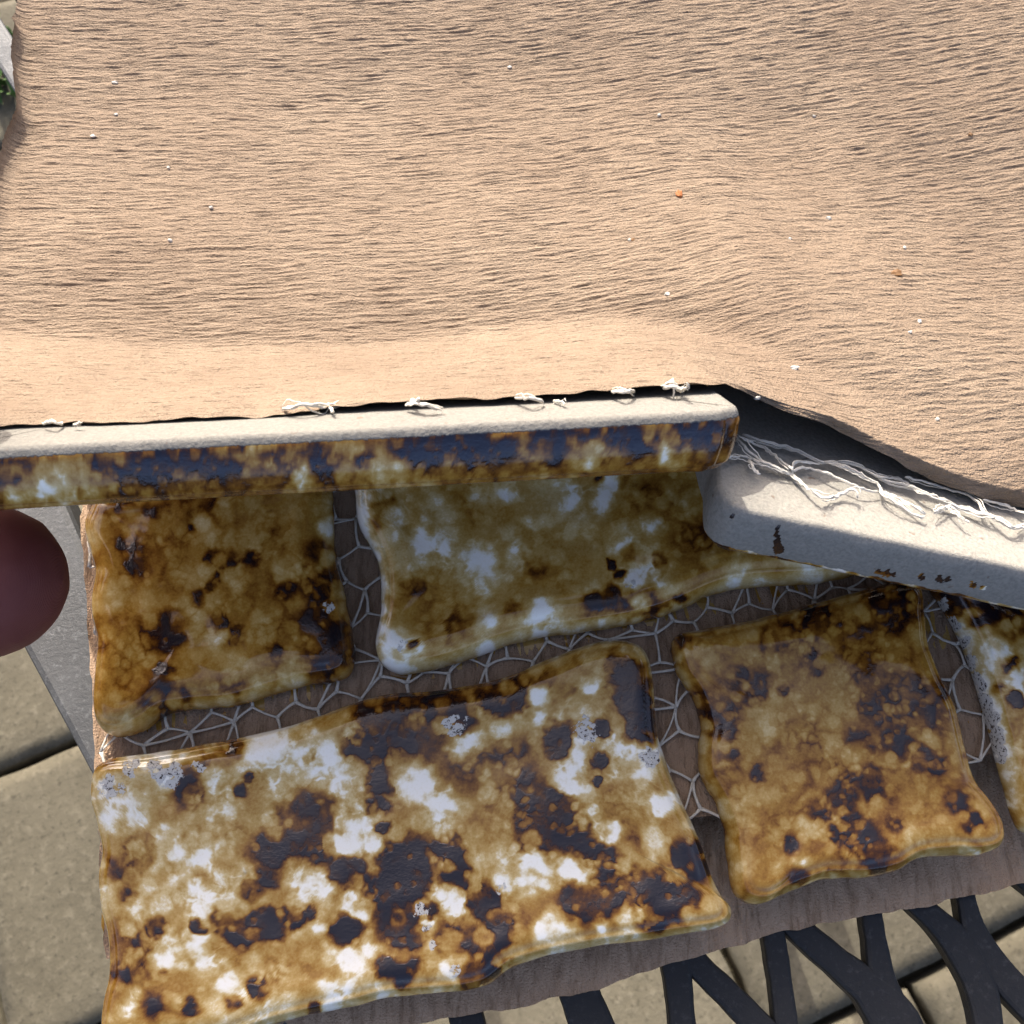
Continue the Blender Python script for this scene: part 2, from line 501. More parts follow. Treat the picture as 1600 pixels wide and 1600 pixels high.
# ------------------------------------------------------------------ tiles
def paint(px, py, base, strokes, seed, amp=.13, scale=42.0, blobs=0, box=None, crisp=1.0, veins=.5, cell=1.0):
    """glaze depth and dry crust for surface points; strokes are the patches seen on this tile"""
    wx = px + 8 * noise(px / 40, py / 40, seed) + 4 * noise(px / 15, py / 15, seed + 1) + 2.2 * noise(px / 6, py / 6, seed + 2)
    wy = py + 8 * noise(px / 40, py / 40, seed + 3) + 4 * noise(px / 15, py / 15, seed + 4) + 2.2 * noise(px / 6, py / 6, seed + 5)
    sx = px + 10 * noise(px / 38, py / 38, seed + 50) + 4.5 * noise(px / 12, py / 12, seed + 52); sy = py + 10 * noise(px / 38, py / 38, seed + 51) + 4.5 * noise(px / 12, py / 12, seed + 53)
    # rounded bubbles of glaze at two sizes; e = the seams between them
    a1, b1, c1 = cells(sx / (44 * cell), sy / (44 * cell), seed + 30)
    a2, b2, c2 = cells(sx / 19, sy / 19, seed + 31)
    mixm = sstep(-.15, .25, noise(px / 75, py / 75, seed + 32))
    e1 = sstep(.48, .02, b1 - a1) ** 1.3; e2 = sstep(.5, .04, b2 - a2) ** 1.3
    e = e1 * (1 - .6 * mixm) + e2 * .75 * mixm
    dome1 = sstep(.75, .1, a1); dome2 = sstep(.7, .15, a2)
    D = np.zeros_like(px); L = np.zeros_like(px); K = np.zeros_like(px)
    for s in strokes:
        x, y, r, a = s[:4]
        d = np.hypot(wx - x, wy - y) / r
        if len(s) > 4: K = np.maximum(K, s[4] * sstep(1.25, .3, d))
        if a >= 0: D = np.maximum(D, a * sstep(1.62, .45, d))
        else: L = np.maximum(L, -a * sstep(1.7, .2, d))
    tone = fbm(px / 70, py / 70, seed + 7, 3)
    t = base + amp * 1.1 * tone + amp * 1.3 * (c1 - .5) * (1 - e1) + amp * .8 * (c2 - .5) * mixm
    t = t - amp * .55 * (dome1 - .4) - amp * .55 * (dome2 - .4) * mixm + amp * .5 * fbm(px / 7.0, py / 7.0, seed + 40, 2)
    # the seams fill with dark glaze where it ran thick and with white where it ran thin
    lean_ = noise(px / 95, py / 95, seed + 60) - (veins - .5) * 1.2 + 3.0 * (D - L)
    e = e * np.clip(.6 + .9 * noise(px / 26, py / 26, seed + 64), 0, 1)
    t = t + e * amp * 1.35 * sstep(.0, .5, lean_) - e * amp * 1.6 * sstep(.0, -.5, lean_)
    # dark patches are bitten by bubbles and have feathered brown borders
    rx_ = px + 2.5 * noise(px / 9, py / 9, seed + 70); ry_ = py + 2.5 * noise(px / 9, py / 9, seed + 71)
    a3, b3, c3 = cells(rx_ / (27 * cell), ry_ / (27 * cell), seed + 72); a4, b4, c4 = cells(rx_ / (15 * cell), ry_ / (15 * cell), seed + 73)
    pale = np.maximum(sstep(.30 + .22 * c3, .10 + .2 * c3, a3) * (c3 > .35), .8 * sstep(.34, .16, a4) * (c4 > .6))
    t = t - amp * .75 * pale + amp * .22
    thick_ = sstep(.04, .30, D)
    Dd = D * (.66 + .62 * np.clip(e + .35 + .5 * noise(px / 16, py / 16, seed + 61), 0, 1)) * (.94 + .30 * noise(px / 24, py / 24, seed + 65))
    Dd = Dd * (1 - .62 * pale * sstep(.62, .45, D))
    Ld = L * .9 * np.clip(.55 + .6 * e + .45 * noise(px / 18, py / 18, seed + 62), .15, 1.25)
    t = t + Dd * .98 - Ld * (1 - .5 * thick_)
    K = K * np.clip(.92 + .7 * noise(px / 11, py / 11, seed + 63), 0, 1.3)
    return np.clip(t, 0, 1), K


def ring_tile(outline, thick, n_ring=90, n_out=520, face_z=0.0, rim_in=.0046, dish=.0004, seed=0, wav=.00035):
    """outline: closed (n,2) in a local frame with the glazed face up; the face lies at z = face_z.
    Returns verts, faces, profile value (0 at the back .. 1 on the face) and inset distance."""
    q = spline(outline, n_out)
    if np.sum(q[:, 0] * np.roll(q[:, 1], -1) - np.roll(q[:, 0], -1) * q[:, 1]) < 0: q = q[::-1]
    t = np.roll(q, -1, 0) - np.roll(q, 1, 0)
    for _ in range(6): t = (np.roll(t, 1, 0) + t + np.roll(t, -1, 0)) / 3
    t /= np.linalg.norm(t, axis=1)[:, None]
    nn = np.stack([-t[:, 1], t[:, 0]], 1)             # inward
    s = np.arange(n_out) / n_out * 60
    wob = noise(s, np.zeros_like(s) + .5, seed) * wav
    prof = [(.0030, -thick), (.0011, -thick), (.0006, -thick + .00012), (.0003, -thick + .0006), (0, -thick + .0018),
            (.0001, -thick + .0026)]
    nsh = 22 if n_out > 200 else 6
    wide = rim_in; z0 = -thick + .0026
    for j in range(1, nsh + 1):
        u = j / nsh
        # a short steep flank, then a long soft shoulder
        prof.append((.0001 + (wide - .0001) * u ** 1.7, z0 * (1 - u) ** 1.9 + .00030 * math.exp(-((u - .50) / .09) ** 2) - .00012 * math.exp(-((u - .66) / .08) ** 2)))
    c0 = q.mean(0)
    U0, S0, V0 = np.linalg.svd(q - c0, full_matrices=False)
    a_ = (q - c0) @ V0[0]; b_ = (q - c0) @ V0[1]
    hf = max((a_.max() - a_.min()) / 2 - (b_.max() - b_.min()) / 2, .004)
    ft = c0 + np.clip(a_ * hf / max(a_.max(), 1e-6), -hf, hf)[:, None] * V0[0]
    dr = ft - q; dr /= np.linalg.norm(dr, axis=1)[:, None]
    dot = np.clip(np.sum(dr * nn, 1), .5, 1)
    for _ in range(8): dot = (np.roll(dot, 1) + dot + np.roll(dot, -1)) / 3
    rows = []; pv = []
    for i, (d, z) in enumerate(prof):
        if i < 6: pp = q + nn * (d + (wob * (1 if i > 3 else .3))[:, None] * .8)
        else:
            f_ = min(1, (i - 5) / 5)
            dirn = nn * (1 - f_) + dr / dot[:, None] * f_
            pp = q + dirn * (d + (wob * (1 - f_ * .6))[:, None] * .8)
        rows.append(np.column_stack([pp, np.full(n_out, face_z + z)])); pv.append((z + thick) / thick)
    inner = rows[-1][:, :2]
    c = inner.mean(0)
    U, S, Vt = np.linalg.svd(inner - c, full_matrices=False)
    ax = Vt[0]; a = (inner - c) @ ax; b = (inner - c) @ Vt[1]
    half = max((a.max() - a.min()) / 2 - (b.max() - b.min()) / 2, .004)
    foot = c + np.clip(a * half / max(a.max(), 1e-6), -half, half)[:, None] * ax
    for k in range(1, n_ring + 1):
        f = k / n_ring
        pp = inner * (1 - f) + foot * f
        zz = (fbm(pp[:, 0] * 60, pp[:, 1] * 60, seed + 5, 3) * .00055 + noise(pp[:, 0] * 230, pp[:, 1] * 230, seed + 6) * .00006) * sstep(0, .12, np.full(n_out, f)) - dish * sstep(0, .35, np.full(n_out, f))
        rows.append(np.column_stack([pp, face_z + zz])); pv.append(1)
    V = np.concatenate(rows)
    Fs = grid_faces(n_out, len(rows), wrap_u=True)
    # close the back with a fan of quads towards the centre line
    back = rows[0]
    bt = np.column_stack([foot, np.full(n_out, face_z - thick)])
    o = len(V)
    mid = back * .5 + bt * .5
    V = np.concatenate([V, mid, bt])
    I = np.arange(n_out); J = (I + 1) % n_out
    Fb = np.concatenate([np.stack([I, o + I, o + J, J], 1), np.stack([o + I, o + n_out + I, o + n_out + J, o + J], 1)])
    Fs = np.concatenate([Fs, Fb])
    pv = np.concatenate([np.repeat(pv, n_out), np.zeros(2 * n_out)])
    return V, Fs, pv


TILE_T = 0.0080
FL = -TILE_T + .0020         # height of the widest part of a face-up tile


def face_up_tile(name, parent, outline_px, base, strokes, seed, box, label=None, amp=.13, veins=.5, n_ring=100, n_out=560, cell=1.0):
    ol = np.array([P(x, y, FL)[:2] for x, y in outline_px])
    V, Fs, pv = ring_tile(ol, TILE_T, n_ring, n_out, 0.0, seed=seed)
    px, py = proj(V)
    t, k = paint(px, py, base, strokes, seed, amp=amp, veins=veins, cell=cell)
    # the glaze thins on the shoulder of the rim
    sh = sstep(.25, .45, pv) * sstep(.93, .6, pv)
    t = np.clip(t - .10 * sh, 0, 1)
    bare = sstep(.16, .0, pv)
    o = new_mesh(name, V, Fs, M_GLAZE, parent, attrs={'t': t, 'crust': k, 'bare': bare})
    if label: o['label'] = label
    return o


mid = thing('mosaic_tile_sheet', 'face-up sheet of glossy brown mottled tiles on white net and kraft backing paper', 'tile sheet')
low = thing('mosaic_tile_sheet', 'lowest tile sheet, mostly hidden, its kraft paper strip showing along the front', 'tile sheet')
top = thing('mosaic_tile_sheet', 'upturned tile sheet under tan crepe paper, front row lifted by a finger', 'tile sheet')

OUT = {
 'A': [(150, 800), (162, 785), (200, 776), (300, 768), (420, 760), (505, 755), (520, 775), (522, 840), (532, 900), (545, 955), (553, 1010), (552, 1048), (530, 1064),
       (480, 1072), (430, 1086), (370, 1104), (310, 1108), (262, 1118), (225, 1142), (190, 1152), (164, 1142), (152, 1115), (154, 1060), (158, 1010), (150, 975), (148, 945), (154, 905), (146, 870), (138, 830)],
 'B': [(558, 735), (620, 728), (760, 722), (900, 712), (1040, 705), (1180, 700), (1290, 690), (1318, 700), (1322, 760), (1330, 820), (1345, 880), (1335, 900), (1270, 912), (1200, 916), (1140, 922), (1090, 940), (1030, 964), (960, 982),
       (900, 990), (840, 998), (780, 1012), (720, 1036), (660, 1050), (622, 1054), (596, 1040), (587, 1015), (592, 980), (597, 930), (592, 890), (576, 850), (560, 820), (556, 785)],
 'C': [(152, 1212), (165, 1192), (195, 1182), (270, 1172), (360, 1156), (440, 1138), (520, 1112), (600, 1086), (690, 1078), (780, 1062), (850, 1034), (920, 1008), (970, 1003), (1000, 1012), (1016, 1040), (1022, 1090), (1028, 1150),
       (1052, 1225), (1082, 1290), (1104, 1350), (1122, 1395), (1140, 1418), (1136, 1442), (1100, 1456), (1020, 1468), (930, 1480), (850, 1496), (800, 1512), (760, 1540), (700, 1552), (620, 1556), (560, 1570), (500, 1584), (440, 1598), (360, 1622), (260, 1634), (190, 1640), (168, 1622),
       (166, 1570), (176, 1520), (174, 1460), (164, 1420), (160, 1370), (166, 1330), (158, 1290), (148, 1250)],
 'D': [(1048, 1010), (1058, 992), (1100, 984), (1180, 968), (1270, 944), (1350, 922), (1405, 912), (1430, 922), (1438, 960), (1444, 1010), (1462, 1060), (1486, 1110), (1500, 1170), (1516, 1220), (1546, 1262), (1560, 1296), (1556, 1322), (1530, 1336),
       (1480, 1338), (1430, 1344), (1390, 1364), (1340, 1374), (1280, 1376), (1230, 1394), (1195, 1412), (1165, 1412), (1145, 1395), (1136, 1350), (1130, 1290), (1112, 1245), (1094, 1210), (1090, 1170), (1094, 1135), (1080, 1090), (1056, 1050)],
 'E': [(1452, 918), (1466, 900), (1520, 880), (1620, 855), (1760, 820), (1880, 790), (1905, 800), (1915, 850), (1950, 960), (1990, 1060), (2030, 1140), (2040, 1180), (2010, 1200), (1900, 1225), (1780, 1250), (1680, 1280), (1625, 1302), (1600, 1300), (1586, 1285), (1572, 1240), (1556, 1180),
       (1540, 1120), (1520, 1050), (1496, 990), (1470, 945)],
}

ST_A = [(195,851,15,.3),(217,885,20,.32),(259,990,30,.34),(277,975,20,.32),(255,1046,14,.34),(240,1084,24,.25),(262,1102,32,.28),(360,1080,20,.25),(337,874,16,.28),(360,874,14,.28),(394,874,14,.3),(330,911,11,.26),
 (341,975,13,.28),(367,997,16,.26),(311,934,12,.2),(431,1016,10,.3),(450,922,14,.32),(487,926,22,.32),(502,982,40,.34),(528,1015,30,.32),(478,1050,20,.2),(502,862,20,.26),(516,892,18,.3),(232,799,11,.26),(300,829,8,.26),(319,769,34,.24),(187,782,26,.22),(505,1050,18,.3),
 (367,896,17,-.18),(394,844,22,-.14),(300,787,8,-.15),(311,810,10,-.15),(319,1020,48,-.10),(397,1065,28,-.20),(461,1027,24,-.12),(290,930,50,-.06),(185,1112,34,-.16),(513,825,12,-.3),(180,930,20,-.1),(440,870,30,-.06),(530,985,6,-.3),(512,945,15,-.1,.8)]
ST_B = [(665,845,25,-.28),(690,860,20,-.26),(750,885,30,-.3),(775,880,24,-.3),(800,870,22,-.26),(795,775,20,-.22),(885,760,15,-.3),(900,785,18,-.3),(940,785,18,-.3),(955,750,16,-.3),(1015,815,20,-.25),(970,850,22,-.25),(985,905,22,-.4),(1010,890,13,-.35),(850,960,19,-.35),(850,985,17,-.35),
 (765,965,18,-.28),(625,1015,32,-.42),(620,1040,24,-.4),(570,810,14,-.4),(760,1015,15,-.25),(1150,890,18,-.25),(580,790,10,-.3),(720,870,18,-.25),(605,795,24,.28),(595,815,18,.28),(640,920,20,.24),(690,960,40,.13),(800,950,15,.26),(835,885,18,.13),(985,860,14,.18),(1030,875,10,.35),
 (935,745,9,.4),(970,750,12,.2),(1000,935,26,.22),(955,930,16,.5),(930,945,18,.48),(970,945,13,.5),(1050,765,50,.12),(1100,845,50,.12),(1025,957,30,.45),(990,970,14,.4),(1060,945,12,.4),(646,1008,8,.4),(965,900,10,.5),(955,882,7,.5),(985,915,12,-.4,.7),(630,1005,20,-.3,.5),(700,800,60,.05),(560,830,12,-.3),(575,870,10,-.3),(590,930,10,-.25),(592,1000,10,-.3),(557,760,9,-.5),(560,800,11,-.5),(566,835,11,-.5),(580,870,11,-.5),(592,910,11,-.5),(594,950,11,-.5),(590,990,11,-.5)]  # closing run of white dabs paints the sunlit highlight down the left rim
ST_C = [(194,1264,32,-.3),(175,1230,30,-.26,.75),(261,1305,18,-.35),(265,1327,16,-.3),(314,1346,14,-.3),(317,1399,18,-.35),(310,1429,18,-.33),(306,1466,20,-.35),(325,1504,14,-.3),(265,1500,22,-.28),(201,1575,16,-.4),(355,1534,14,-.25),(407,1174,30,-.3),(437,1162,30,-.3),(494,1174,30,-.3),(512,1211,30,-.28),(437,1211,22,-.28),
 (546,1309,30,-.45),(580,1327,18,-.35),(587,1357,10,-.3),(475,1384,22,-.3),(505,1380,18,-.3),(550,1406,18,-.3),(561,1425,14,-.3),(501,1457,14,-.3),(531,1489,26,-.34),(542,1511,22,-.3),(572,1474,16,-.25),(524,1541,20,-.22),(655,1230,22,-.45),(681,1237,20,-.4),(689,1260,16,-.4),(265,1211,30,-.2,.85),(240,1200,26,-.2,.7),(310,1200,12,-.3,.8),(205,1200,20,-.2,.7),
 (295,1226,27,.5),(317,1207,18,.42),(389,1211,10,.5),(377,1230,12,.45),(370,1170,14,.4),(325,1166,50,.15),(482,1181,9,.45),(557,1159,26,.5),(587,1170,22,.45),(606,1099,55,.32),(644,1144,45,.34),(685,1099,18,.5),(595,1219,22,.55),(591,1260,14,.5),(599,1294,10,.5),(486,1275,40,.27),(494,1294,35,.24),(437,1275,16,.2),(419,1331,26,.5),(445,1322,18,.45),(494,1312,36,.34),(456,1312,25,.34),
 (542,1357,26,.55),(415,1369,18,.45),(392,1387,20,.3),(381,1447,30,.5),(419,1447,22,.5),(456,1436,18,.45),(362,1444,20,.42),(340,1440,14,.4),(310,1451,11,.6),(542,1455,22,.55),(479,1429,14,.5),(212,1331,25,.2),(194,1361,25,.25),(197,1399,15,.42),(246,1447,18,.5),(197,1474,30,.3),(212,1500,30,.27),(194,1519,18,.42),(265,1436,25,.2),(257,1522,8,.5),(299,1575,12,.6),(400,1541,16,.45),(411,1560,12,.5),(362,1567,12,.4),(250,1575,25,.22),
 (490,1580,9,.6),(625,1500,22,.45),(599,1504,18,.35),(621,1534,10,.5),(587,1387,22,.52),(617,1387,35,.52),(606,1414,25,.5),(625,1462,30,.52),(622,1124,45,.34),(694,1109,40,.5),(787,1082,34,.5),(840,1049,25,.3),(769,1056,30,.36),(724,1131,18,.4),(982,1049,25,.5),(994,1101,34,.6),(997,1135,28,.55),(874,1150,22,.6),(870,1172,16,.6),(945,1139,14,.6),(930,1187,15,.6),(934,1225,8,.6),
 (802,1199,40,.27),(825,1244,35,.27),(731,1195,40,.17),(607,1225,16,.6),(870,1270,34,.46),(844,1300,34,.46),(892,1300,30,.5),(919,1326,26,.46),(956,1349,24,.42),(982,1360,15,.42),(697,1337,28,.42),(637,1356,44,.5),(712,1367,24,.46),(622,1382,38,.52),(622,1440,38,.52),(671,1424,12,.5),(652,1457,16,.5),(765,1409,28,.45),(776,1435,22,.45),(787,1469,18,.5),(750,1499,42,.5),(701,1469,22,.3),(622,1506,28,.5),(900,1416,34,.34),(956,1405,40,.34),
 (1031,1405,44,.46),(1080,1397,25,.42),(1076,1337,25,.5),(1087,1360,20,.55),(1031,1360,22,.3),(1020,1435,25,.4),(712,1135,24,-.5,.8),(724,1161,25,-.5),(660,1225,28,-.5),(686,1247,22,-.45),(836,1086,18,-.4),(844,1120,12,-.35),(926,1075,20,-.35),(896,1112,20,-.4),(911,1127,15,-.4,.6),(919,1146,24,-.3,.85),(896,1195,22,-.5),(885,1225,18,-.45),(892,1255,16,-.4),(919,1277,20,-.4),(949,1300,18,-.55),(982,1165,22,-.4),(1012,1176,18,-.4,.85),(1020,1195,14,-.3,.8),(1039,1255,15,-.6),
 (840,1349,22,-.5),(821,1379,24,-.5),(787,1386,18,-.4,.5),(885,1360,15,-.45),(907,1375,10,-.35),(694,1405,22,-.45),(720,1416,14,-.4),(656,1424,15,-.4,.7),(667,1450,15,-.4,.6),(675,1476,13,-.45,.6),(862,1454,24,-.5),(941,1446,12,-.5),(709,1514,18,-.4,.6),(604,1480,12,-.4)]
ST_D = [(1056,1000,22,.22),(1270,966,35,.24),(1300,970,14,.33),(1397,940,40,.28),(1356,977,25,.18),(1270,1022,8,.33),(1274,1045,14,.33),(1210,1004,22,.18),(1172,1067,30,.24),(1180,1082,22,.24),(1225,1079,10,.28),(1131,1124,26,.36),(1097,1101,18,.36),(1386,1105,35,.28),(1397,1157,28,.36),(1412,1172,16,.36),(1442,1097,40,.23),(1461,1112,30,.23),(1337,1150,22,.17),(1375,1037,40,.1),
 (1356,1225,23,.33),(1319,1247,26,.3),(1277,1266,17,.28),(1330,1292,24,.33),(1345,1311,24,.33),(1397,1292,13,.3),(1307,1300,15,.3),(1236,1319,14,.38),(1450,1191,24,.3),(1499,1251,18,.3),(1521,1285,14,.42),(1367,1341,28,.28),(1247,1371,18,.25),(1135,1184,13,.3),(1184,1210,10,.3),(1161,992,20,-.12),(1172,1030,18,-.18),(1330,955,18,-.12),(1262,977,14,-.1),(1180,1120,30,-.12),(1307,1169,20,-.14),(1217,1300,18,-.18),(1307,1270,12,-.3),(1367,1266,16,-.18),(1262,1289,25,-.13),(1416,1315,30,-.13),(1251,1345,14,-.22),(1405,1120,10,-.25),(1450,1142,20,-.18),(1420,1191,10,-.28),(1200,1100,40,-.06)]
ST_E = [(1490,930,34,.42),(1540,935,40,.4),(1590,940,40,.35),(1583,964,15,.4),(1580,1040,12,.5),(1586,1088,12,.6),(1560,1075,10,.4),(1557,1020,20,-.3),(1591,1063,15,-.42),(1597,1088,10,-.4),(1530,1000,30,-.1),(1473,945,16,-.35,1.05),(1488,975,16,-.35,1.10),(1501,1005,17,-.35,1.15),(1514,1035,17,-.35,1.20),(1525,1065,18,-.35,1.20),(1536,1095,20,-.35,1.25),(1546,1125,22,-.35,1.25),(1554,1155,21,-.35,1.25),(1560,1180,18,-.35,1.15),(1568,1210,10,-.35),(1580,1250,12,-.3),(1700,1000,60,.3),(1800,1100,50,-.2)]

face_up_tile('tile', mid, OUT['A'], .42, ST_A, 3, (150, 770, 550, 1140), 'amber brown square tile with dark patches, left of the back row', amp=.11, veins=.15, cell=1.4)
face_up_tile('tile', mid, OUT['B'], .35, ST_B, 21, (560, 730, 1330, 1040), 'olive cream long tile with white streaks in the shade', amp=.12, veins=.75, cell=1.7)
face_up_tile('tile', mid, OUT['C'], .34, ST_C, 37, (160, 1020, 1100, 1600), 'long front tile mottled white, amber and near-black', amp=.15, veins=.6, cell=1.65, n_ring=120, n_out=720)
face_up_tile('tile', mid, OUT['D'], .43, ST_D, 51, (1060, 940, 1540, 1390), 'olive brown square tile with wavy front edge', amp=.11, veins=.1)
face_up_tile('tile', mid, OUT['E'], .38, ST_E, 67, (1460, 900, 1900, 1280), 'long tile cut by the frame with a crusty white left edge', amp=.12, veins=.4)

# sheet frame: the stack is turned about twelve degrees
SA = math.radians(12.2)
EX = np.array([math.cos(SA), math.sin(SA), 0]); EY = np.array([-math.sin(SA), math.cos(SA), 0])


def rounded_rect(w, h, r=.004, wav=.0006, seed=0):
    pts = []
    for cx, cy, a0 in ((w / 2 - r, h / 2 - r, 0), (-w / 2 + r, h / 2 - r, 90), (-w / 2 + r, -h / 2 + r, 180), (w / 2 - r, -h / 2 + r, 270)):
        for a in (0, 30, 60, 90):
            pts.append((cx + r * math.cos(math.radians(a0 + a)), cy + r * math.sin(math.radians(a0 + a))))
    out = []
    for i, p in enumerate(pts):
        out.append(p)
        if i % 4 == 3:
            q = pts[(i + 1) % len(pts)]
            n = 4 if math.dist(p, q) < .06 else 9
            for k in range(1, n):
                f = k / n
                out.append((p[0] + (q[0] - p[0]) * f, p[1] + (q[1] - p[1]) * f))
    rg = np.random.default_rng(seed)
    c = np.array(out)
    return c * (1 + rg.uniform(-1, 1, (len(c), 1)) * wav / .025)


def hidden_tile(parent, ctr, w, h, face_down, seed, z_face):
    V, Fs, pv = ring_tile(rounded_rect(w, h, seed=seed), TILE_T, 12, 120, 0.0, seed=seed)
    t = np.clip(.42 + .3 * fbm(V[:, 0] * 90 + seed, V[:, 1] * 90, seed), 0, 1)
    if face_down: V = V * [1, -1, -1]; Fs = Fs
    W = V[:, :1] * EX + V[:, 1:2] * EY + np.array([ctr[0], ctr[1], z_face]) + V[:, 2:3] * [0, 0, 1]
    return new_mesh('tile', W, Fs, M_GLAZE, parent, attrs={'t': t, 'crust': t * 0, 'bare': sstep(.16, 0, pv)})


# rows of both sheets that lie under the flat crepe paper and carry it
a0 = P(345, 950, 0)
for k, (off, w) in enumerate(((0, .044), (.072, .095))):
    c = a0 + EX * off + EY * .048
    hidden_tile(mid, c, w, .044, False, 81 + k, 0)
    hidden_tile(mid, c + EY * .048 + EX * (0.0), w, .044, False, 85 + k, 0)
    hidden_tile(top, c + EY * .060 + EX * .004, w, .044, True, 91 + k, .0006)
    hidden_tile(low, c - EY * .048, w, .044, False, 95 + k, -.0088)
    hidden_tile(low, c + EY * .048, w, .044, False, 98 + k, -.0088)
hidden_tile(mid, a0 + EX * .148 + EY * .002, .044, .044, False, 103, 0)
hidden_tile(low, P(1250, 1030, -.009), .095, .044, False, 104, -.0088)
hidden_tile(low, P(560, 1255, -.009), .095, .030, False, 105, -.0088)

# ------------------------------------------------------------------ backing papers of the face-up sheets
def backing(parent, origin, x0, x1, y0, y1, z, mat, seed, dx=.0006, dy=.0009):
    nx = int((x1 - x0) / dx); ny = int((y1 - y0) / dy)
    X, Y = np.meshgrid(np.linspace(x0, x1, nx), np.linspace(y0, y1, ny))
    e = .0009 * fbm(X * 140, X * 0 + 3.3, seed, 4) + .0014 * noise(X * 28, X * 0 + 7.7, seed + 3)
    Y = Y + e * sstep(.02, 0, Y - y0)
    e2 = .0010 * fbm(Y * 120, Y * 0 + 5.1, seed + 6, 4)
    X = X + e2 * sstep(.02, 0, X - x0)
    wx = X + .0012 * noise(X * 150, Y * 60, seed + 1)
    h = np.abs(fbm(wx * 330, Y * 45, seed + 2, 3))
    Z = z + .00022 * noise(wx * 260, Y * 30, seed + 4) - .00055 * sstep(.2, 0, h) + .0009 * noise(X * 22, Y * 30, seed + 5) * sstep(.03, 0, Y - y0)
    W = origin[None, None, :2] * 1.0
    G = X[..., None] * EX + Y[..., None] * EY
    V = np.concatenate([G[..., :2] + W, Z[..., None]], -1).reshape(-1, 3)
    return new_mesh('backing_paper', V, grid_faces(nx, ny), mat, parent)


o1 = P(163, 1500, -TILE_T - .0004)
backing(mid, o1, .0002, .250, 0, .135, -TILE_T - .0005, M_PAPER_LOW, 201)
o0 = P(470, 1648, -.0180)
backing(low, o0, -.012, .225, 0, .150, -.0178, M_PAPER_LOW, 231)

# white net in the joints of the face-up sheet
acc = Acc()
side = .0046
rg = np.random.default_rng(5)
vid = {}
def nvert(i, j):
    if (i, j) not in vid:
        x = i * side * .866 - .002 + rg.uniform(-.0006, .0006); y = (j * 1.5 + (.5 if (i + j) % 2 else 0)) * side + rg.uniform(-.0009, .0009)
        w = o1 + EX * x + EY * y
        vid[(i, j)] = np.array([w[0], w[1], -TILE_T + .0004 + rg.uniform(0, .0003)])
    return vid[(i, j)]
def strand(a, b, r):
    d = b - a; nn = np.array([-d[1], d[0], 0]); nn /= np.linalg.norm(nn) + 1e-9
    bow = rg.uniform(-.0004, .0004)
    pts = [a + d * f + nn * bow * math.sin(math.pi * f) + np.array([0, 0, rg.uniform(-.0001, .0002)]) for f in (0, .25, .5, .75, 1)]
    acc.add(*tube(pts, r * np.array([1.25, .9, .85, .9, 1.25]), 6, .55))
for i in range(1, 60):
    for j in range(0, 21):
        a = nvert(i, j)
        strand(a, nvert(i + 1, j), rg.uniform(.00022, .00034))
        if (i + j) % 2: strand(a, nvert(i, j + 1), rg.uniform(.00022, .00034))
        elif rg.random() < .7: strand(a, nvert(i + 1, j + 1) if rg.random() < .6 else nvert(i + 2, j), rg.uniform(.0002, .0003))
net = acc.build('mesh_net', M_NET, mid)

# ------------------------------------------------------------------ lifted sheet: crepe paper
EDGE = np.array([(-150, 668, .0535), (-60, 664, .053), (0, 662, .053), (60, 663, .053), (150, 659, .0527), (230, 655, .0525), (330, 650, .052), (440, 637, .0515), (560, 630, .0510), (700, 624, .0505), (850, 613, .050), (950, 606, .0496), (1040, 600, .049), (1078, 600, .0485),
                 (1110, 610, .0475), (1150, 627, .0445), (1210, 650, .0417), (1270, 668, .0390), (1330, 700, .0366), (1400, 735, .0344), (1460, 762, .0322), (1520, 783, .030), (1600, 800, .0278), (1700, 825, .025), (1850, 870, .021)])
HINGE = np.array([(-150, 505, .021), (0, 515, .021), (150, 535, .0215), (300, 548, .0215), (450, 548, .021), (600, 543, .0205), (730, 530, .0205), (850, 513, .021), (950, 503, .0215), (1080, 515, .0240), (1200, 552, .0285), (1300, 605, .0305), (1450, 660, .0300), (1600, 722, .0280), (1700, 765, .0255), (1850, 830, .021)])


def curve_by_x(tab):
    w = np.array([P(*r) for r in tab])
    return w[np.argsort(w[:, 0])]


EW = curve_by_x(EDGE); HW = curve_by_x(HINGE)
XL, XR = -.0925, .150
nu, nv = 480, 960
xs = np.linspace(XL, XR, nu)


def ev(tab, x, k):
    k5 = np.interp(x, tab[:, 0], tab[:, k])
    return k5


ker = np.hanning(19); ker /= ker.sum()
def smooth(a): return np.convolve(np.pad(a, 9, mode='edge'), ker, 'valid')
Ey, Ez = ev(EW, xs, 1), ev(EW, xs, 2)
Hy, Hz = smooth(smooth(ev(HW, xs, 1))), smooth(smooth(ev(HW, xs, 2)))
FARY = .175
v = np.linspace(0, 1, nv)
# profile: v 0..0.3 front flap, then hinge bend, then back to the flat part
flap_len = np.hypot(Ey - Hy, Ez - Hz)
flat_len = FARY - Hy
S = v[:, None] * (flap_len + flat_len)[None, :]
d1 = np.stack([(Hy - Ey) / flap_len, (Hz - Ez) / flap_len])            # down the flap
Yp = np.zeros((nv, nu)); Zp = np.zeros((nv, nu))
q = S - flap_len[None, :]                                               # signed distance past the hinge
on_flap = q < 0
slope = .24
def flat_z(s): return Hz[None, :] - (Hz[None, :] - .0102) * sstep(-.008, .080, s)
Yf = Ey[None] + d1[0][None] * S; Zf = Ez[None] + d1[1][None] * S
Yq = Hy[None] + q; Zq = flat_z(q)
Yp = np.where(on_flap, Yf, Yq); Zp = np.where(on_flap, Zf, Zq)
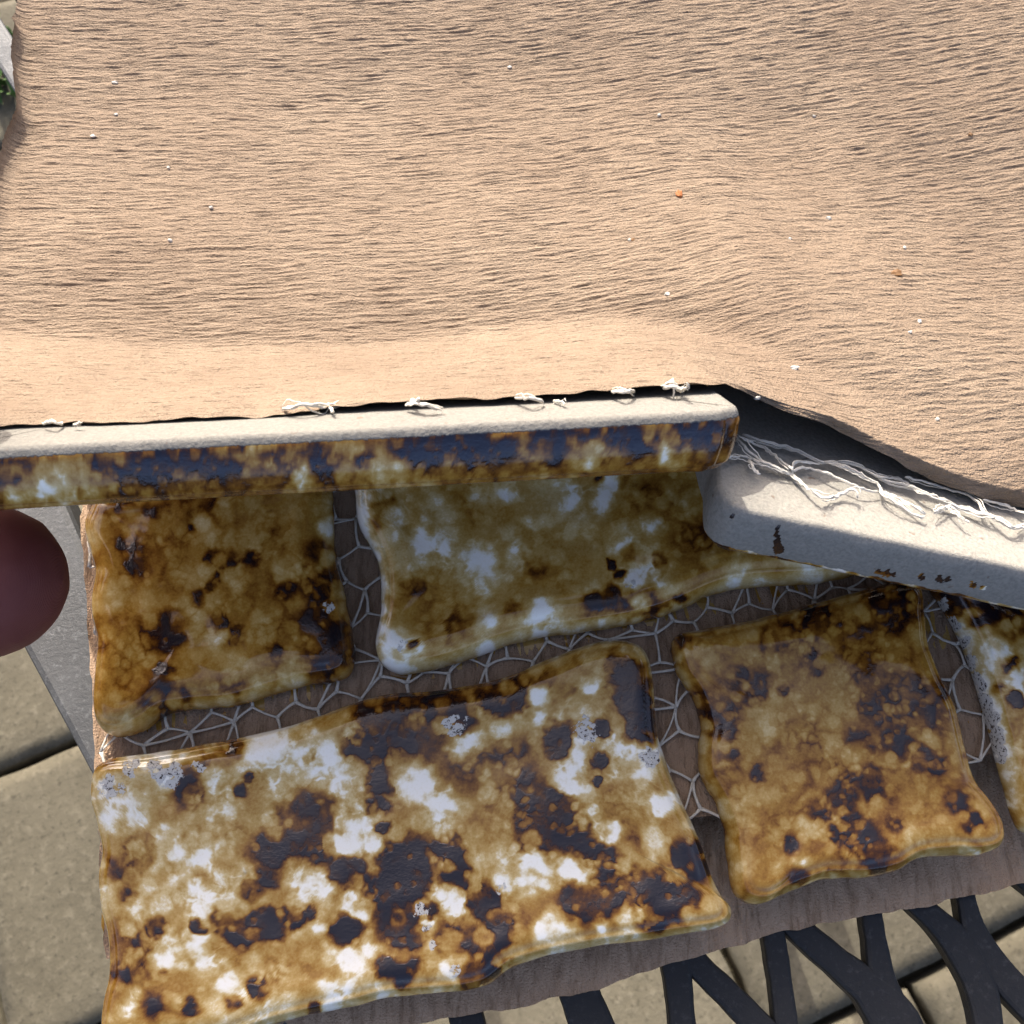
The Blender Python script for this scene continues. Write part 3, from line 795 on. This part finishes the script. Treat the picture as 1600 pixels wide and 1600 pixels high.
# round the crease: average along v with a window that is widest at the hinge
k2 = np.hanning(49); k2 /= k2.sum()
def sm_v(a): return np.apply_along_axis(lambda c: np.convolve(np.pad(c, 24, mode='reflect', reflect_type='odd'), k2, 'valid'), 0, a)
Yp = sm_v(Yp); Zp = sm_v(Zp)
# left edge: where it runs, then the last millimetres curl up into a lip
dep = (np.stack([Yp[:, 0] * 0, Yp[:, 0], Zp[:, 0]], 1) - CAM) @ FWD
pyl = 800 - F * ((np.stack([Yp[:, 0] * 0, Yp[:, 0], Zp[:, 0]], 1) - CAM) @ UP) / dep
pxl = np.interp(pyl, [-200, -60, 0, 30, 42, 100, 160, 190, 235, 300, 400, 500, 560, 640], [60, 40, 30, 27, 21, 13, 18, 20, 2, -12, -22, -40, -70, -150])
xleft = (pxl - 800) / F * dep
xleft = xleft + .0003 * fbm(Yp[:, 0] * 260, Yp[:, 0] * 0 + 1.5, 77, 3)
f = (xs - XL) / (XR - XL)
Xp = xleft[:, None] + f[None] * (XR - xleft)[:, None]
curl = np.interp(pyl, [-100, 0, 35, 60, 200, 260, 420, 520], [20, 35, 60, 112, 115, 95, 80, 0])
R_ = .0026; arcl = R_ * np.radians(curl)
dl = np.clip(arcl[:, None] - (Xp - xleft[:, None]), 0, None)
phi = dl / R_
Xp = np.where(dl > 0, xleft[:, None] + arcl[:, None] - R_ * np.sin(phi), Xp) - arcl[:, None] * .0
Zp = Zp + np.where(dl > 0, R_ * (1 - np.cos(phi)), 0)
# broad undulation + crepe ridges, displaced along the local normal
arc = S
sl = np.radians(2.5) + np.radians(10.5) * sstep(-.05, .07, xs)
lean = np.concatenate([[0], np.cumsum(np.tan(sl[1:]) * np.diff(xs))])
cy = q + Hy[None] - lean[None] + .0008 * noise(Xp * 25, Yp * 30, 301) + .00035 * noise(Xp * 110, Yp * 130, 302)
cx = Xp
def ridges(fx, fy, seed):
    return noise(cx * fx, cy * fy, seed)
broad = .0011 * noise(Xp * 14 + 3, Yp * 18, 310) * sstep(-.004, .03, q) + .0005 * noise(Xp * 40, Yp * 45, 311)
r1 = ridges(62, 900, 320); r2 = ridges(110, 1550, 321); r3 = ridges(240, 2600, 322)
big_amp = .55 + .30 * noise(Xp * 22, Yp * 26, 330)
flapk = sstep(-.002, .004, q)
flapk = np.maximum(flapk, .35 + .3 * noise(Xp * 60, Yp * 60, 331))
crepe = .00046 * np.minimum(np.abs(r1), .55) * (.25 + .75 * flapk) * (.5 + .6 * big_amp) + .00036 * np.minimum(np.abs(r2), .5) * (.7 + .3 * flapk) + .00013 * r3
# the cut front edge droops into a narrow hem to the right of the lifted tile
hem = sstep(.022, .030, xs)[None] * np.clip(.0030 - S, 0, None) * (.8 + .5 * noise(xs * 120, xs * 0 + .2, 350))[None]
Zp = Zp - hem * 1.15
Yp = Yp + hem * .55
gy = np.gradient(Yp, axis=0); gz = np.gradient(Zp, axis=0)
l = np.hypot(gy, gz); ny_, nz_ = -gz / l, gy / l
H = broad + crepe
V = np.stack([Xp, Yp + ny_ * H, Zp + nz_ * H], -1)
# torn front edge
V[0, :, 1] += .0005 * noise(xs * 300, xs * 0 + .5, 340) * .6
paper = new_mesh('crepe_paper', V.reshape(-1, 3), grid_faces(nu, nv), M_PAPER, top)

# ------------------------------------------------------------------ lifted sheet: the two tiles of the front row
def placed_tile(parent, origin, ux, wy, w, h, base, strokes, seed, bare_fn, blobs=0, box=None, n_ring=20, n_out=900, amp=.12, thick=.0085, label=None, seed_shape=0, r=.0042):
    """tile lying face down in the frame origin + x*ux + y*wy; the back is the plane through origin, face away from the camera"""
    nb = np.cross(ux, wy); nb /= np.linalg.norm(nb)          # normal of the back (towards the viewer)
    ol = rounded_rect(w, h, r=r, wav=.00022, seed=seed_shape)
    V, Fs, pv = ring_tile(ol, thick, n_ring, n_out, 0.0, seed=seed, rim_in=.0036)
    # mirror so that the face looks along -nb; z=0 face -> depth = thick
    X = V[:, 0] + w / 2; Y = V[:, 1] + h / 2; Zd = -(V[:, 2] + thick)
    W = origin + X[:, None] * ux + Y[:, None] * wy + Zd[:, None] * nb
    Fs = Fs[:, ::-1]
    px, py = proj(W)
    t, k = paint(px, py, base, strokes, seed, amp=amp, veins=.2)
    bare = bare_fn(px, py, pv, X, Y)
    o = new_mesh('tile', W, Fs, M_GLAZE, parent, attrs={'t': t, 'crust': k, 'bare': bare})
    if label: o['label'] = label
    return o, nb


L0 = P(-115, 706, .0605); R0 = P(1166, 641, .0555)
ux = (R0 - L0); LEN = np.linalg.norm(ux); ux /= LEN
mid_x = 0.0
th = math.radians(49)
wy = np.array([0, math.cos(th), -math.sin(th)]); wy -= ux * (wy @ ux); wy /= np.linalg.norm(wy)
ST_F = [(251,717,40,.36),(225,725,25,.36),(292,717,20,.36),(169,725,18,.3),(190,747,20,.25),(19,740,25,.26),(337,725,30,.26),(442,725,30,.34),(506,721,25,.3),(570,717,15,.42),(375,691,15,.26),(525,691,22,.18),(60,725,20,.1),
 (22,770,20,-.3),(94,762,38,-.36),(131,762,33,-.32),(386,697,10,-.5),(431,736,16,-.33),(469,740,25,-.36),(544,699,18,-.38),(461,710,10,-.28),(622,696,22,.3),(675,696,38,.38),(736,696,38,.38),(780,700,25,.36),(872,696,30,.26),(841,674,25,.26),(937,665,25,.22),(981,691,25,.36),(1016,696,14,.36),
 (1082,678,32,.4),(1112,674,22,.4),(1130,682,18,.44),(1086,650,20,.28),(791,669,10,-.6),(1012,687,8,-.5),(1042,709,28,-.42),(1045,674,8,-.3),(915,717,20,-.32),(526,700,22,-.36),(557,704,12,-.36),(587,735,40,-.18),(1060,704,22,-.38),(700,730,30,-.1),(100,700,20,-.1),(30,715,16,-.1)]
def bare_front(px, py, pv, X, Y):
    return np.clip(sstep(.24, .06, pv) , 0, 1)
ST_F = [(x, y, r, a * (.72 if a > 0 else 1.0)) for x, y, r, a in ST_F]
tile_f, nb_f = placed_tile(top, L0, ux, wy, LEN, .046, .52, ST_F, 131, bare_front, amp=.14, label='lifted long tile showing its white back and glossy brown edge tinted sky blue', thick=.0092, n_ring=60, n_out=1100)

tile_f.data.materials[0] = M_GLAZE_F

# the tile to the right of it, less raised
Rl = P(1126, 792, .0402); Rr = P(1720, 917, .0298)
ux2 = (Rr - Rl); ux2 /= np.linalg.norm(ux2)
th2 = math.radians(25)
wy2 = np.array([.0, math.cos(th2), -math.sin(th2)]); wy2 -= ux2 * (wy2 @ ux2); wy2 /= np.linalg.norm(wy2)
ST_R = [(1217,858,9,.5),(1215,846,7,.4),(1214,834,5,.35),(1213,824,3.5,.35),(1145,806,5,.6),(1372,893,6,.5),(1384,896,7,.5),(1396,897,5,.5),(1440,901,6,.5),(1468,905,7,.5),(1480,904,5,.5),(1520,914,6,.4),(1535,917,4,.4),(1110,800,14,.1),(1300,892,34,-.6),(1250,882,22,-.6),(1420,908,16,-.6),(1350,898,16,-.6),(1180,860,26,-.5),(1545,925,26,-.6),(1600,935,30,-.5)]
def bare_right(px, py, pv, X, Y):
    b = np.ones_like(px)
    wx = px + 3.5 * noise(px / 6, py / 6, 9); wyy = py + 3.5 * noise(px / 6, py / 6, 10)
    for x, y, r, a in ST_R:
        if a > .3: b = np.minimum(b, sstep(.7, 1.2, np.hypot((wx - x), (wyy - y)) / r))
    return np.minimum(b, sstep(.88, .72, pv + .05 * noise(px / 20, py / 20, 4)))
tile_r, nb_r = placed_tile(top, Rl, ux2, wy2, .095, .033, .62, ST_R, 151, bare_right, amp=.15, label='right tile of the lifted row, pale unglazed back and side with rust stains', thick=.0105, n_ring=30, n_out=900, seed_shape=4, r=.0052)
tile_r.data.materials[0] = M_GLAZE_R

# ------------------------------------------------------------------ net and thread on the backs of the lifted tiles
def on_plane(px, py, o, nb, lift):
    d = FWD + RT * (px - 800) / F - UP * (py - 800) / F
    t = ((o + nb * lift - CAM) @ nb) / (d @ nb)
    return CAM + d * t


def thread(parent, name, pts, o, nb, r, seed, lift0=.0006, flat=.6):
    rg = np.random.default_rng(seed)
    q = np.array([on_plane(p[0], p[1], o, nb, (p[2] if len(p) > 2 else lift0)) for p in pts])
    n = max(8, 5 * len(pts))
    c = spline(q, n, closed=False)
    c += rg.normal(0, .00008, c.shape)
    r = r * .52
    rr = r * (1 + .35 * noise(np.arange(n) * .7, np.full(n, .5), seed))
    rr[0] *= .5; rr[-1] *= .35
    a = Acc(); a.add(*tube(c, rr, 7, flat))
    # a second ply that frays off and back
    off = rg.normal(0, 1, 3) * r * .9
    w = np.sin(np.linspace(0, math.pi * rg.integers(1, 4), n))[:, None]
    a.add(*tube(c + off * w + nb * r * .4, rr * .62, 6, flat))
    for _ in range(2):
        off = rg.normal(0, 1, 3) * r * 1.6
        a.add(*tube(c + off * np.sin(np.linspace(.3, math.pi * rg.uniform(1, 2.5), n))[:, None], rr * .4, 5, flat))
    return a.build(name, M_NET, parent)


NET_R = [
 ([(1150, 680), (1165, 700), (1195, 722), (1235, 740), (1270, 770), (1290, 778)], .00042),
 ([(1136, 715), (1152, 713), (1170, 715), (1200, 725), (1235, 742)], .00040),
 ([(1170, 716), (1176, 730), (1187, 742)], .00034),
 ([(1154, 682), (1185, 696), (1215, 715), (1238, 735)], .00038),
 ([(1160, 678), (1195, 690), (1240, 702), (1280, 722), (1330, 725), (1350, 735)], .00036),
 ([(1238, 735), (1260, 732), (1300, 742), (1340, 762), (1375, 770)], .00040),
 ([(1238, 738), (1243, 722), (1280, 725)], .00036),
 ([(1285, 779), (1310, 773), (1335, 765), (1340, 778)], .00046),
 ([(1290, 720), (1330, 735), (1372, 758), (1378, 772), (1400, 785), (1430, 805), (1446, 806)], .00044),
 ([(1378, 768), (1410, 782), (1435, 795), (1446, 804)], .00036),
 ([(1345, 730), (1375, 745), (1410, 750), (1440, 770), (1480, 785)], .00038),
 ([(1372, 748), (1415, 758), (1455, 775), (1500, 795), (1540, 802)], .00040),
 ([(1460, 800), (1485, 792), (1510, 797), (1545, 805), (1560, 812)], .00044),
 ([(1480, 795), (1500, 808), (1515, 818)], .00036),
 ([(1415, 745), (1470, 760), (1520, 778), (1538, 800), (1545, 806)], .00036),
 ([(1545, 803), (1565, 815), (1582, 825), (1610, 815)], .00044),
 ([(1535, 780), (1570, 790), (1610, 805)], .00034),
 ([(1548, 806), (1580, 822), (1625, 830)], .00034),
]
for i, (pts, r) in enumerate(NET_R):
    thread(top, 'net_thread', [(x, y, .0010 + .0009 * math.sin(i * 1.7 + k) ** 2) for k, (x, y) in enumerate(pts)], Rl, nb_r, r, 400 + i)
TUFT_F = [([(440, 640, .0008), (470, 633, .0018), (505, 636, .0010), (530, 634, .0006)], .0005), ([(510, 632, .0006), (522, 643, .0010)], .0004), ([(636, 630, .0012), (660, 632, .0016), (690, 640, .0006)], .00055),
          ([(640, 627, .001), (655, 625, .0022)], .0005), ([(805, 622, .0009), (830, 622, .0018), (850, 628, .0006)], .0005), ([(865, 626, .0004), (884, 632, .0006)], .00035), ([(955, 612, .001), (975, 612, .0018), (992, 611, .0008)], .00055),
          ([(1036, 607, .001), (1050, 604, .0020), (1066, 612, .0008)], .0006), ([(1062, 613, .0005), (1072, 606, .002), (1074, 598, .003)], .00045), ([(66, 662, .0008), (84, 659, .0014), (98, 663, .0004)], .0004), ([(118, 665, .0006), (124, 660, .0012)], .0003)]
for i, (pts, r) in enumerate(TUFT_F):
    thread(top, 'thread_tuft', pts, L0, nb_f, r, 500 + i, flat=.8)

# pale flakes and specks of clay and glaze dropped on the crepe paper
def ray_paper(px, py):
    # march along the pixel ray until it dips below the paper surface grid
    d = FWD + RT * (px - 800) / F - UP * (py - 800) / F
    U = V.reshape(-1, 3)
    w = U - CAM; dep = w @ FWD
    du = 800 + F * (w @ RT) / dep - px; dv = 800 - F * (w @ UP) / dep - py
    return U[np.argmin(du * du + dv * dv)]


FLAKES = [(1240, 577, 9, 5), (1030, 180, 5, 4), (795, 107, 6, 4), (1436, 504, 5, 5), (1421, 520, 4, 3), (1042, 460, 6, 4), (1294, 342, 7, 4), (1412, 388, 4, 4), (1464, 656, 4, 4), (1233, 374, 4, 3), (1178, 633, 6, 3), (180, 130, 7, 4), (268, 376, 5, 4), (145, 215, 6, 4), (265, 262, 4, 3), (1270, 182, 4, 3), (330, 325, 5, 3), (985, 375, 4, 3), (180, 180, 5, 3)]
def flake(x, y, rx, ry, mat, name, seed):
    c = ray_paper(x, y); rg = np.random.default_rng(seed)
    k = .00010
    n = 9; V0 = []
    for z, s in ((-.0001, 1), (.00022, .85)):
        for i in range(n):
            a = 2 * math.pi * i / n; rr = s * rg.uniform(.65, 1.15)
            V0.append((c[0] + math.cos(a) * rx * rr * k, c[1] + math.sin(a) * ry * rr * k, c[2] + z + rg.uniform(0, .0002)))
    V0.append((c[0], c[1], c[2] + .0004))
    Fs = [(i, (i + 1) % n, n + (i + 1) % n, n + i) for i in range(n)] + [(n + i, n + (i + 1) % n, 2 * n) for i in range(n)]
    return new_mesh(name, V0, Fs, mat, top, smooth=False)
M_RUST = simple_material('orange_stain', (.26, .085, .025), (.36, .15, .06), 700, .8, .0001, .2)
M_SEED = simple_material('brown_seed', (.13, .065, .025), (.24, .13, .05), 900, .6, .0001, .3)
for i, f in enumerate(FLAKES): flake(*f, M_CERAMIC_CHIP, 'clay_flake', 600 + i)
flake(1062, 303, 7, 11, M_RUST, 'stain', 640)
flake(1400, 428, 14, 9, M_SEED, 'seed_husk', 641)
flake(1515, 212, 6, 5, M_SEED, 'seed_husk', 642)
flake(988, 375, 5, 4, M_SEED, 'seed_husk', 643)

# ------------------------------------------------------------------ hand that lifts the sheet
M_SKIN, nt, b = mat_new('skin'); n = N(nt)
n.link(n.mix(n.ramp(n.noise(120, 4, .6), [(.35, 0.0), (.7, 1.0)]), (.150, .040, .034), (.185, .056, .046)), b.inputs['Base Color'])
b.inputs['Roughness'].default_value = .55
b.inputs['Specular IOR Level'].default_value = .25
b.inputs['Subsurface Weight'].default_value = .12; b.inputs['Subsurface Radius'].default_value = (.004, .0015, .0008)
wv = n.node('ShaderNodeTexWave'); wv.inputs['Scale'].default_value = 2600; wv.inputs['Distortion'].default_value = 3
n.link(n.tc.outputs['Object'], wv.inputs['Vector'])
n.link(n.bump(wv.outputs['Fac'], .00006, .4), b.inputs['Normal'])
M_NAIL = simple_material('nail', (.55, .34, .28), (.62, .42, .36), 300, .3, .00005, .5)

tipc = P(-24, 908, .0310)
person = thing('person', 'dark shaded fingertip pushing up the left end of the lifted tile', 'person', tuple(tipc))
acc = Acc()
def limb(pts, rad):
    c = spline(np.array(pts, float), 26, closed=False)
    r = np.interp(np.linspace(0, 1, 26), np.linspace(0, 1, len(rad)), rad)
    acc.add(*tube(c, r, 18))
    for e, rr in ((c[0], r[0]), (c[-1], r[-1])):
        Vs = []; Fs = []; nu_, nv_ = 14, 9
        for j in range(nv_):
            ph = math.pi * j / (nv_ - 1)
            for i in range(nu_):
                a = 2 * math.pi * i / nu_
                Vs.append(e + rr * np.array([math.sin(ph) * math.cos(a), math.sin(ph) * math.sin(a), math.cos(ph)]))
        for j in range(nv_ - 1):
            for i in range(nu_):
                Fs.append((j * nu_ + i, j * nu_ + (i + 1) % nu_, (j + 1) * nu_ + (i + 1) % nu_, (j + 1) * nu_ + i))
        acc.add(Vs, Fs)
T0 = np.zeros(3)
limb([T0, T0 + [-.014, -.001, .000], T0 + [-.030, -.003, -.004], T0 + [-.058, -.014, -.012], T0 + [-.080, -.030, -.018]], [.0121, .0126, .0112, .0130, .0165])
palm = T0 + [-.098, -.030, -.012]
limb([T0 + [-.080, -.032, -.016], palm, T0 + [-.130, -.050, -.020], T0 + [-.190, -.100, -.040]], [.018, .026, .026, .024])
limb([palm + [0, .010, .012], T0 + [-.090, .012, .012], T0 + [-.060, .030, .040], T0 + [-.030, .032, .041], T0 + [.002, .026, .038]], [.017, .012, .0095, .0088, .0078])  # index finger, out of view, stretched out to shade the thumb
limb([palm + [-.010, .016, .008], T0 + [-.110, .026, .004], T0 + [-.090, .050, .024], T0 + [-.062, .052, .014], T0 + [-.052, .040, .004]], [.017, .012, .0098, .0088, .0080])
limb([palm + [-.022, .016, .000], T0 + [-.128, .030, -.006], T0 + [-.112, .054, .006], T0 + [-.086, .054, -.004], T0 + [-.078, .040, -.012]], [.016, .0115, .0095, .0086, .0078])
limb([palm + [-.032, .012, -.008], T0 + [-.142, .026, -.014], T0 + [-.132, .046, -.006], T0 + [-.112, .046, -.014], T0 + [-.106, .034, -.020]], [.015, .0100, .0082, .0074, .0068])
hand = acc.build('hand', M_SKIN, person)
rm = hand.modifiers.new('one_skin', 'REMESH'); rm.mode = 'VOXEL'; rm.voxel_size = .0012; rm.use_smooth_shade = True
sm = hand.modifiers.new('soft', 'SMOOTH'); sm.iterations = 12; sm.factor = .5
nv_, nf_ = [], []
for j in range(7):
    for i in range(9):
        u = (i / 8 - .5); w = (j / 6 - .5)
        a = w * 1.5
        nv_.append((-.001 + u * .013 * (1 - .25 * w * w * 4 * (u > 0)), -.0126 * math.cos(a), -.0126 * math.sin(a) * .8 - .001))
for j in range(6):
    for i in range(8):
        nf_.append((j * 9 + i, j * 9 + i + 1, (j + 1) * 9 + i + 1, (j + 1) * 9 + i))
nail = new_mesh('nail', np.array(nv_) * [1, 1, 1], nf_, M_NAIL, person)
nail.rotation_euler = (math.radians(112), 0, 0)
ns = nail.modifiers.new('thickness', 'SOLIDIFY'); ns.thickness = .0006

# ------------------------------------------------------------------ weeds in the slab joints, far left
M_LEAF = simple_material('weed_leaf', (.045, .10, .018), (.09, .17, .035), 80, .6, .0005, .3)
a = Acc(); rg = np.random.default_rng(8)
wc = P(-5, 110, FZ)
for k in range(60):
    bx_, by_ = wc[0] + rg.normal(0, .018), wc[1] + rg.normal(0, .035)
    h = rg.uniform(.015, .05); az = rg.uniform(0, 6.28); lw = rg.uniform(.003, .006)
    dx_, dy_ = math.cos(az), math.sin(az)
    c = [np.array([bx_ + dx_ * h * f * f * .8, by_ + dy_ * h * f * f * .8, FZ + h * f]) for f in (0, .35, .7, 1)]
    sidev = np.array([-dy_, dx_, 0])
    Vs = []
    for p_, w in zip(c, (.5, 1, .7, .05)): Vs += [p_ - sidev * lw * w, p_ + np.array([dx_, dy_, 0]) * lw * .3 * w, p_ + sidev * lw * w]
    Fs = [(3 * i + s, 3 * i + s + 1, 3 * i + s + 4, 3 * i + s + 3) for i in range(3) for s in (0, 1)]
    a.add(Vs, Fs)
weeds = a.build('weeds', M_LEAF); weeds['kind'] = 'stuff'; weeds['label'] = 'green weeds growing in the paving far below'; weeds['category'] = 'weeds'
